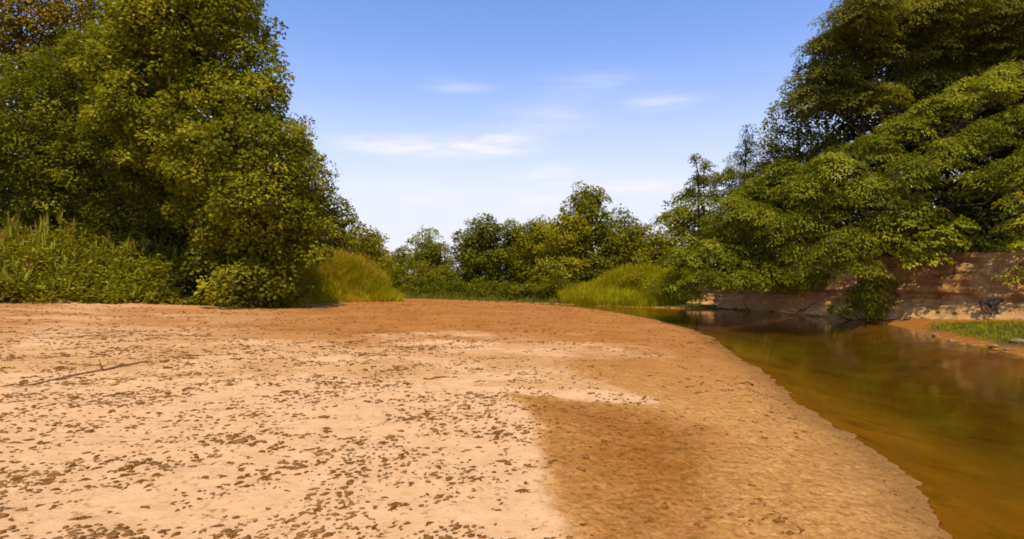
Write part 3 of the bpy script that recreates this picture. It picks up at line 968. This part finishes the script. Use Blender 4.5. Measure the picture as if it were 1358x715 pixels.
for px, py, Y, r in [(541, 388, 65, 11), (560, 385, 63, 13), (582, 387, 62, 12), (606, 385, 60, 13), (632, 387, 57.5, 13), (655, 388, 56.5, 13), (678, 387, 55, 13), (702, 387, 53.5, 13), (725, 388, 52, 12)]:
    L = lob(Y, [(px, py - r * .5, r * .7), (px - r * .8, py + r * .1, r * .65), (px + r * .8, py + r * .1, r * .65), (px - r * .3, py + r * .7, r * .5), (px + r * .5, py + r * .7, r * .5)], .2)
    shrub("low shadowed bush in the row that closes the far end of the sand", (L[0][0][0], Y + .1), L, M_OAK, clump=.42, per=34, leaf=.18, tint0=.3, group="row of bushes closing the far end of the sand")
for i, (px, py, Y, r, lab) in enumerate([
        (715, 385, 52.5, 14, "dark rounded bush on the far bank, left of the grassy slope"),
        (690, 390, 53.5, 12, "low bush at the water line below the pointed far tree"),
        (738, 378, 51, 16, "taller bush at the left end of the green grassy slope"),
        (660, 394, 56, 10, "small bush below the tall dark split tree"),
        (600, 392, 66, 9, "tiny shadowed bush on the far shore at the end of the sand"),
        (845, 378, 47, 14, "willow like bush standing on the grassy slope"),
        (880, 385, 45, 15, "leafy bush at the right end of the grassy slope by the water"),
        (905, 392, 43, 13, "bush dipping into the river next to the bowing fern leaved tree")]):
    L = lob(Y, [(px, py - r * .5, r * .7), (px - r * .8, py + r * .1, r * .65), (px + r * .8, py + r * .1, r * .65), (px - r * .3, py + r * .6, r * .5), (px + r * .5, py + r * .6, r * .5)], .2)
    shrub(lab, (L[0][0][0], Y + .1), L, M_FARY if i in (5, 6) else M_FAR, clump=.42, per=30, leaf=.18, tint0=.4, group="bushes along the far bank")


# ------------------------------------------------------------------ grasses
def blades(name, base, h, lean, w, tint, mat, curve=.5, segs=3, label="", cat="grass", extra=None):
    """curved tapering blades"""
    n = len(base)
    hd = rng.uniform(0, 2 * np.pi, n)
    d = np.stack([np.cos(hd), np.sin(hd), np.zeros(n)], -1)
    sd = np.stack([-np.sin(hd), np.cos(hd), np.zeros(n)], -1)
    vs = []
    for k in range(segs + 1):
        t = k / segs
        out_ = lean * (t * (1 - curve) + curve * t * t)
        up = h * (t - .25 * np.clip(lean / h, 0, 1.2) * t * t)
        c = base + d * out_[:, None] + UP * up[:, None]
        ww = (w * (1 - t)**.7 * (.75 if k == 0 else 1) + .002)[:, None]
        vs += [c - sd * ww * .5, c + sd * ww * .5]
    v = np.stack(vs, 1).reshape(-1, 3)
    m_ = 2 * (segs + 1)
    q = []
    for k in range(segs):
        q.append(np.array([2 * k, 2 * k + 1, 2 * k + 3, 2 * k + 2]))
    q = (np.arange(n)[:, None, None] * m_ + np.array(q)[None]).reshape(-1, 4)
    return v, q, np.repeat(np.clip(tint, 0, 1), m_)


def scatter(n, xlo, xhi, ylo, yhi, test):
    x = rng.uniform(xlo, xhi, n)
    y = rng.uniform(ylo, yhi, n)
    k = test(x, y)
    return x[k], y[k]


# tall reeds at the left: stems with long arching leaves and a few tan plumes
x, y = scatter(6000, -40, -12.5, 21, 33, lambda x, y: (sdist(x, y, LBK) > .1) & (sdist(x, y, LBK) < 6.5) & (x < -13.6 + .4 * (27 - y)))
keep = rng.random(len(x)) < .22
x, y = x[keep], y[keep]
z = zground(x, y, False)
plant_h = (1.0 + .9 * sstep(sdist(x, y, LBK), 0, 3.5) + .6 * (fbm(x * .7, y * .7, 2) - .3)) * (1.55 - 1.0 * sstep(x, -23, -15)) * rng.uniform(.65, 1.25, len(x)) * (.55 + .9 * fbm(x * 1.3, y * 1.3 + 3, 2))
plant_h = np.maximum(plant_h * .70, .45)
nl = 15
rep = np.repeat(np.arange(len(x)), nl)
f = rng.uniform(.05, .92, len(rep))
bx_ = x[rep] + rng.normal(0, .07, len(rep))
by_ = y[rep] + rng.normal(0, .07, len(rep))
bz_ = z[rep] + plant_h[rep] * f
dry = np.clip(.42 + .5 * (fbm(x * .5 + 8, y * .5, 3) - .5) + .18 * sstep(x, -18.5, -21.5), 0, 1)
v1, q1, t1 = blades("", np.stack([bx_, by_, bz_], -1), rng.uniform(.25, .6, len(rep)) * (.6 + .4 * plant_h[rep]), rng.uniform(.10, .38, len(rep)), rng.uniform(.05, .10, len(rep)),
                    dry[rep] + rng.normal(0, .16, len(rep)), None, .6)
v2, q2, t2 = blades("", np.stack([x, y, z - .03], -1), plant_h * 1.02, rng.uniform(.02, .15, len(x)), np.full(len(x), .03), dry * .8, None, .6)
sel = rng.random(len(x)) < .06 + .20 * sstep(x, -16, -20)
sx = x[sel]
n_s = 26
rep = np.repeat(np.where(sel)[0], n_s)
v3, q3, t3 = blades("", np.stack([x[rep] + rng.normal(0, .05, len(rep)), y[rep] + rng.normal(0, .05, len(rep)), z[rep] + plant_h[rep] * rng.uniform(.93, 1.16, len(rep))], -1),
                    rng.uniform(.08, .2, len(rep)), rng.uniform(.02, .12, len(rep)), np.full(len(rep), .018), rng.random(len(rep)), None, .5, 2)
vv = np.concatenate([v1, v2, v3])
qq = np.concatenate([q1, q2 + len(v1), q3 + len(v1) + len(v2)])
o = mesh("reeds", vv, qq, mats=[M_REED, M_SEED], mi=np.concatenate([np.zeros(len(q1) + len(q2)), np.ones(len(q3))]), attrs=dict(tint=np.concatenate([t1, t2, t3])))
tag(o, "tall green reeds with tan seed plumes on the left bank", "reeds", kind="stuff")

# leafy weeds among and in front of the reeds
x, y = scatter(9000, -40, -12.0, 21, 33, lambda x, y: (sdist(x, y, LBK) > -.7 + 1.6 * (fbm(x * .9, y * .9 + 2, 3) - .22)) & (sdist(x, y, LBK) < 6.0) & (x < -13.0 + .4 * (27 - y)))
wh = (1.85 - 1.2 * sstep(x, -23, -14.5)) * rng.uniform(.5, 1.25, len(x)) * (.5 + .9 * fbm(x * 1.1 + 5, y * 1.1, 2)) * (.45 + .55 * sstep(sdist(x, y, LBK), 0, 2))
kk = rng.random(len(x)) < .62
x, y, wh = x[kk], y[kk], wh[kk]
rep = np.repeat(np.arange(len(x)), 36)
pz = zground(x, y, False)[rep] + wh[rep] * rng.uniform(.08, 1.05, len(rep))
pp = np.stack([x[rep] + rng.normal(0, .13, len(rep)), y[rep] + rng.normal(0, .13, len(rep)), pz], -1)
dd_ = rng.normal(0, 1, (len(rep), 3)) * np.array([1, 1, .3]) + np.array([0, 0, -.15])
nn = nrm(UP * 1.0 + rng.normal(0, .5, (len(rep), 3)))
Lw = rng.uniform(.12, .30, len(rep))
o = leaves_mesh("bank_weeds", pp, dd_, nn, Lw, Lw * .42, np.clip(.35 + .55 * (fbm(x * .8, y * .8, 3)[rep] - .4) + rng.normal(0, .18, len(rep)), 0, 1), M_REED)
tag(o, "leafy yellow green weeds growing among the reeds on the left bank", "weeds", kind="stuff")

# golden grass on the mound
x, y = scatter(120000, -15, -6.2, 27, 45, lambda x, y: (sdist(x, y, LBK) > -.15) & (sdist(x, y, LBK) < 6.0) & (x > -12.8))
x, y = x[:24000], y[:24000]
z = zground(x, y, False)
db_ = sdist(x, y, LBK)
h = (.45 + .85 * sstep(db_, -.2, 2.2)) * rng.uniform(.55, 1.3, len(x)) * (.45 + 1.15 * fbm(x * 1.6 + 3, y * 1.6, 3))
tn = .45 + .45 * (fbm(x * .6, y * .6, 3) - .5) + rng.normal(0, .14, len(x))
v1, q1, t1 = blades("", np.stack([x, y, z - .03], -1), h, h * rng.uniform(.35, .95, len(x)), rng.uniform(.022, .042, len(x)), tn, None, .7)
green = (fbm(x * .45 + 3, y * .45, 3) + .36 * sstep(x, -9.4, -7.8) + .1 * (x < -11.5) + rng.normal(0, .06, len(x))) > .55
se = np.where((rng.random(len(x)) < .20) & (db_ > .9) & (x < -8.2))[0]
v2, q2, t2 = blades("", np.stack([x[se], y[se], z[se] + h[se] * .75], -1), rng.uniform(.15, .35, len(se)), rng.uniform(.05, .2, len(se)), np.full(len(se), .035), rng.uniform(0, .7, len(se)), None, .6)
o = mesh("golden_grass", np.concatenate([v1, v2]), np.concatenate([q1, q2 + len(v1)]), mats=[M_GOLD, M_LIME, M_SEED],
         mi=np.concatenate([np.repeat(green.astype(int), 3), np.full(len(q2), 2)]), attrs=dict(tint=np.concatenate([t1, t2])))
tag(o, "mound of long golden and lime green grass left of the sand's end", "grass", kind="stuff")

# green grass on the far slope across the river
x, y = scatter(120000, 1, 17, 42, 60, lambda x, y: (-sdist(x, y, RSH) > .02) & (-sdist(x, y, CLF) < 5.5) & (x > 4.2))
x, y = x[:22000], y[:22000]
z = zground(x, y, False)
h = rng.uniform(.40, 1.2, len(x)) * (.25 + 1.5 * fbm(x * 1.1, y * 1.1, 3))
v1, q1, t1 = blades("", np.stack([x, y, z - .03], -1), h, h * rng.uniform(.3, .9, len(x)), rng.uniform(.03, .055, len(x)), .4 + .6 * (fbm(x * .5, y * .5, 3) - .4) + rng.normal(0, .15, len(x)), None, .7)
o = mesh("slope_grass", v1, q1, mat=M_LIME, attrs=dict(tint=t1))
tag(o, "long bright green grass on the slope across the river", "grass", kind="stuff")

# short grass on the low spit at the right edge
x, y = scatter(90000, 13, 22, 8, 23.5, lambda x, y: (-sdist(x, y, RSH) > .45 + .5 * (fbm(x * .9, y * .9, 2) - .3)) & (sdist(x, y, CLF) > 1.7))
kk = fbm(x * 1.2, y * 1.2 + 4, 4) > .43
x, y = x[kk][:17000], y[kk][:17000]
z = zground(x, y, False)
h = rng.uniform(.05, .15, len(x))
v1, q1, t1 = blades("", np.stack([x, y, z - .01], -1), h, h * rng.uniform(.2, .8, len(x)), rng.uniform(.012, .024, len(x)), .5 + rng.normal(0, .2, len(x)), None, .7, 2)
o = mesh("spit_grass", v1, q1, mat=M_FARY, attrs=dict(tint=t1))
tag(o, "short green turf on the low spit below the cut bank", "grass", kind="stuff")

# weeds and ground cover in the shade at the foot of the woods
x, y = scatter(60000, -34, 26, 22, 70, lambda x, y: np.where(sdist(x, y, LSH) > 0, (sdist(x, y, LBK) > .3) & (sdist(x, y, LBK) < 5) & (x > -15), (-sdist(x, y, RSH) > np.where(y > 45, .02, .5)) & (-sdist(x, y, CLF) > np.where(y > 45, -2, .9)) & (-sdist(x, y, CLF) < 5) & (y > 24)))
x, y = x[:20000], y[:20000]
z = zground(x, y, False)
h = rng.uniform(.25, .8, len(x))
v1, q1, t1 = blades("", np.stack([x, y, z - .03], -1), h, h * rng.uniform(.4, 1.0, len(x)), rng.uniform(.03, .07, len(x)), .35 + rng.normal(0, .2, len(x)), None, .7)
o = mesh("undergrowth", v1, q1, mat=M_FAR, attrs=dict(tint=t1))
tag(o, "low weedy undergrowth in the shade beneath the woods", "undergrowth", kind="stuff")


# ------------------------------------------------------------------ debris on the sand
ICO_T = (1 + 5**.5) / 2
ICO_V = nrm(np.array([(-1, ICO_T, 0), (1, ICO_T, 0), (-1, -ICO_T, 0), (1, -ICO_T, 0), (0, -1, ICO_T), (0, 1, ICO_T), (0, -1, -ICO_T), (0, 1, -ICO_T),
                      (ICO_T, 0, -1), (ICO_T, 0, 1), (-ICO_T, 0, -1), (-ICO_T, 0, 1)], float))
ICO_F = np.array([(0, 11, 5), (0, 5, 1), (0, 1, 7), (0, 7, 10), (0, 10, 11), (1, 5, 9), (5, 11, 4), (11, 10, 2), (10, 7, 6), (7, 1, 8), (3, 9, 4), (3, 4, 2),
                  (3, 2, 6), (3, 6, 8), (3, 8, 9), (4, 9, 5), (2, 4, 11), (6, 2, 10), (8, 6, 7), (9, 8, 1)])


def clods(cx, cy, cz, sx, sy, sz, rot):
    n = len(cx)
    v = ICO_V[None] * (1 + rng.uniform(-.32, .32, (n, 12, 1)))
    v = v * np.stack([sx, sy, sz], -1)[:, None]
    c, s_ = np.cos(rot)[:, None], np.sin(rot)[:, None]
    vx = v[..., 0] * c - v[..., 1] * s_
    vy = v[..., 0] * s_ + v[..., 1] * c
    v = np.stack([vx + cx[:, None], vy + cy[:, None], v[..., 2] + cz[:, None]], -1).reshape(-1, 3)
    f = (np.arange(n)[:, None, None] * 12 + ICO_F[None]).reshape(-1, 3)
    return v, f


# one mesh per kind of clump: crumbled leaves and mud in one ragged lump, a few centimetres high
clump_meshes = []
for kdx in range(18):
    na, nr = 40, 7
    th = np.arange(na) / na * 2 * np.pi
    lobes_ = np.zeros(na)
    for _ in range(int(rng.integers(3, 7))):
        lobes_ += rng.uniform(.3, 1) * np.exp(-((np.angle(np.exp(1j * (th - rng.uniform(0, 6.28)))) / rng.uniform(.12, .34))**2))
    edge = (.020 + .046 * lobes_ / lobes_.max()) * (1 + rng.uniform(-.22, .22, na))
    rr_ = np.linspace(0, 1, nr)
    X_ = np.cos(th)[None] * edge[None] * rr_[:, None] * 1.15
    Y_ = np.sin(th)[None] * edge[None] * rr_[:, None] * .85
    prof = .019 * (1 - rr_**2)[:, None] * (.35 + 1.3 * fbm(X_ * 60 + kdx * 7, Y_ * 60, 3)) - .004 * rr_[:, None]
    Z_ = prof + rng.uniform(-.003, .003, prof.shape)
    Z_[0] = Z_[0].mean()
    v = np.stack([X_, Y_, Z_], -1)[1:].reshape(-1, 3)
    v = np.concatenate([v, [[0, 0, Z_[0, 0]]]])
    ring = np.arange(nr - 2)[:, None] * na
    a_ = ring + np.arange(na)[None]
    b_ = ring + (np.arange(na)[None] + 1) % na
    fq = np.stack([a_, a_ + na, b_ + na, b_], -1).reshape(-1, 4)
    ft = np.stack([np.full(na, len(v) - 1), np.arange(na), (np.arange(na) + 1) % na], -1)
    o = mesh("debris_clump", v, fq, ft, mat=M_DEBRIS)
    me = o.data
    bpy.data.objects.remove(o)
    clump_meshes.append(me)

# where the debris lies: strung along faint lines that run away from the camera to the right, thick on the dry crust
dens_x, dens_y = [], []
cand = 30000
yy = np.sqrt(rng.uniform(3.1**2, 17**2, cand))
xx = rng.uniform(-1.05, .52, cand) * yy
pdn = polydist(xx, yy, PALE)
ca, sa = math.cos(math.radians(38)), math.sin(math.radians(38))
al, ac = xx * ca + yy * sa, -xx * sa + yy * ca
fld = fbm(al * .8, ac * 2.4, 3) * .6 + fbm(xx * 3.0 + 4, yy * 3.0, 2) * .4
pr = sstep(fld, .40, .72)
side = .35 + .65 * sstep(xx / yy, .10, -.15)
pr = pr * np.where(pdn > .1, side, .30 * sstep(fld, .5, .7)) * np.where(sdist(xx, yy, LSH) > .35, 1, 0)
kk = rng.random(cand) < pr * .62
xx, yy = xx[kk], yy[kk]
size = np.exp(rng.normal(0, .55, len(xx))) * .56 * (.75 + .6 * (fbm(al[kk] * .8, ac[kk] * 2.4, 3)))
show = size / yy
order = np.argsort(-show)
big, rest = order[:290], order[290:]
zz_ = zground(xx, yy)
GRP_DRY, GRP_DAMP = "debris clumps on the dry sand", "debris clumps on the damp sand"
pdn = polydist(xx, yy, PALE)
for i in big:
    o = bpy.data.objects.new("debris_clump", clump_meshes[int(rng.integers(len(clump_meshes)))])
    COL.objects.link(o)
    o.location = (float(xx[i]), float(yy[i]), float(zz_[i]))
    sc = float(min(size[i] * .75, 1.0))
    o.scale = (sc, sc, sc * .8)
    o.rotation_euler = (0, 0, float(rng.normal(math.radians(35), .5)))
    if pdn[i] > 0:
        tag(o, "dark clump of dried leaf debris lying on the pale dry sand in front", "debris", GRP_DRY)
    else:
        tag(o, "dark clump of dried leaf debris lying on the tan damp sand in front", "debris", GRP_DAMP)
# the small and distant rest
rx, ry, rs_ = np.repeat(xx[rest], 3), np.repeat(yy[rest], 3), np.repeat(size[rest], 3)
rx = rx + rng.normal(0, .045, len(rx)) * rs_
ry = ry + rng.normal(0, .03, len(ry)) * rs_
cand = 90000
u = rng.uniform(0, 1, cand)
ey = 3.4 / (1 - u * .86)
ex = rng.uniform(-1.0, .52, cand) * ey
pe = polydist(ex, ey, PALE)
ca2 = ex * ca + ey * sa
fe = fbm(ca2 * .9 + 9, (-ex * sa + ey * ca) * 2.2, 3) * .6 + fbm(ex * 2.2, ey * 2.2, 2) * .4
ke = rng.random(cand) < sstep(fe, .38, .70) * np.where(pe > 0, .42, .16) * (sdist(ex, ey, LSH) > .3) * (.40 + .90 * sstep(ey, 5, 10))
ex, ey = ex[ke], ey[ke]
ax_, ay_ = np.concatenate([rx, ex]), np.concatenate([ry, ey])
sz_ = np.concatenate([rs_ * rng.uniform(.014, .030, len(rx)), np.exp(rng.normal(0, .45, len(ex))) * .011 * (1 + .05 * ey)])
# crumbs thin out over the far part of the bar, and a line of drift lies along the water's edge
fy_ = np.sqrt(rng.uniform(15**2, 46**2, 16000))
fx_ = rng.uniform(-.98, .45, 16000) * fy_
fk = (sdist(fx_, fy_, LSH) > .3) & (sdist(fx_, fy_, LBK) < .2) & (fbm(fx_ * .5, fy_ * 1.2, 4) > .47)
wyk = np.concatenate([rng.uniform(16.5, 19.5, 160), rng.uniform(3.0, 36, 700)])
wxk = np.interp(wyk, [p_[1] for p_ in LSH[2:17]], [p_[0] for p_ in LSH[2:17]]) - np.concatenate([rng.normal(.12, .16, 160), np.abs(rng.normal(.10, .22, 700))])
ax_ = np.concatenate([ax_, fx_[fk], wxk])
ay_ = np.concatenate([ay_, fy_[fk], wyk])
sz_ = np.concatenate([sz_, rng.uniform(.015, .050, fk.sum()), rng.uniform(.02, .07, 160), rng.uniform(.007, .018, 700)])
v, f = clods(ax_, ay_, zground(ax_, ay_) + .003, sz_ * 1.25, sz_ * .8, sz_ * .42, rng.normal(.6, .6, len(ax_)))
o = mesh("leaf_litter", v, tris=f, mat=M_CRUMB)
tag(o, "fine dark crumbs of leaf litter strewn over the sand", "leaf litter", kind="stuff")

# long stick with an upright fork at the left
t = thing("fallen_branch", "long thin stick lying on the sand at the left with one upright fork", "branch", (*G(135, 492), 0))
bx0, by0 = t.location[0], t.location[1]
t.location[2] = float(zground(np.array([bx0]), np.array([by0]))[0])
tb = Tubes()
pts = []
for px, py in [(18, 517), (45, 511), (75, 504), (105, 498), (135, 492), (160, 487), (190, 480)]:
    X, Y = G(px, py)
    pts.append((X - bx0, Y - by0, float(zground(np.array([X]), np.array([Y]))[0]) - t.location[2] + .018))
tb.add(pts, [.006, .009, .012, .014, .016, .017, .009], 6, .3)
tb.build("stick", M_TWIG, t)
tb = Tubes()
tb.add([(.02, 0, .01), (-.02, .01, .10), (-.06, .02, .20)], [.014, .011, .006], 5)
tb.build("fork", M_TWIG, t)

for pa, pb, lab in (((562, 502), (606, 499), "short curved stick lying on the pale sand before the damp patch"),
                    ((1000, 512), (950, 505), "faint thin twig lying on the tan sand near the river edge")):
    (x1, y1), (x2, y2) = G(*pa), G(*pb)
    tb = Tubes()
    pts = bend((x1, y1, float(zground(np.array([x1]), np.array([y1]))[0]) + .01), (x2, y2, float(zground(np.array([x2]), np.array([y2]))[0]) + .012), 6, .03, .02)
    tb.add(pts, np.linspace(.022, .010, 6), 6, .3)
    tag(tb.build("dry_stick", M_TWIG), lab, "stick")


# driftwood and roots at the foot of the right bank
def snag(label, base, arms, r, mat=M_DEAD, name="driftwood", cat="driftwood"):
    b = np.array([base[0], base[1], max(WZ, float(zground(np.array([base[0]]), np.array([base[1]]), False)[0])) - .05])
    tb = Tubes()
    for a in arms:
        tb.add(bend(b + np.array(a[0]), b + np.array(a[1]), 6, .06), np.linspace(r, r * .35, 6), 6, .3)
    return tag(tb.build(name, mat), label, cat)


q = P(1062, 416, 33.0)
snag("pale forked driftwood branch slanting into the water below the cut bank", (q[0], q[1]), [((-.9, -.3, -.02), (.7, .3, .55)), ((0, 0, .25), (-.3, .2, .95)), ((.2, .1, .3), (.9, -.1, .8)), ((-.6, -.2, .1), (-1.2, .2, .3))], .055)
q = P(1000, 408, 37.5)
snag("grey driftwood limb lying along the foot of the shaded bank", (q[0], q[1] + .2), [((-1.2, 0, .02), (1.0, .2, .3)), ((-.2, 0, .1), (-.6, .1, .6))], .05)
q = P(1312, 418, 22.6)
b0 = (q[0], 22.2)
b0 = (19.75, 22.75)
zb = float(zground(np.array([b0[0]]), np.array([b0[1]]), False)[0])
tb = Tubes()
for _ in range(9):
    ax0 = rng.uniform(-.65, .65)
    a0_ = np.array([b0[0] + ax0, b0[1] + .45, zb + .62 + rng.uniform(-.1, .15)])
    a1_ = np.array([b0[0] + ax0 + rng.normal(0, .12), b0[1] + rng.uniform(.0, .3), zb + rng.uniform(-.05, .3)])
    tb.add(bend(a0_, a1_, 6, .05), np.linspace(.05, .022, 6), 6, .3)
tb.add(bend((b0[0] - .6, b0[1] + .55, zb + .62), (b0[0] + .65, b0[1] + .55, zb + .72), 7, .03), [.05, .09, .13, .14, .12, .09, .05], 9, .5)
tag(tb.build("exposed_roots", M_BARK), "dark stump with roots hanging down the cut bank at the right", "roots")

# stones along the edge of the spit
for i, (px, py, s_) in enumerate([(1262, 452, .16), (1275, 456, .12), (1290, 458, .10), (1318, 462, .13), (1350, 462, .17), (1335, 466, .11), (1240, 446, .12), (1226, 443, .10)]):
    Y = 2.0 * F / (py - HY)
    x0, y0 = (px - CX) / F * Y, Y
    z0 = max(float(zground(np.array([x0]), np.array([y0]))[0]), WZ - .05)
    vv_, ff = clods(np.zeros(1), np.zeros(1), np.zeros(1), np.array([s_ * 1.3]), np.array([s_]), np.array([s_ * .6]), np.array([rng.uniform(0, 6)]))
    o = mesh("river_stone", vv_, tris=ff, mat=M_STONE)
    o.location = (x0, y0, z0 + s_ * .2)
    sb = o.modifiers.new("round", "SUBSURF")
    sb.levels = sb.render_levels = 2
    tag(o, "largest pale stone at the edge of the grassy spit" if i == 4 else "small brown stone along the waterline of the grassy spit", "stone", "stones along the spit")

print("leaves", NLEAF[0])
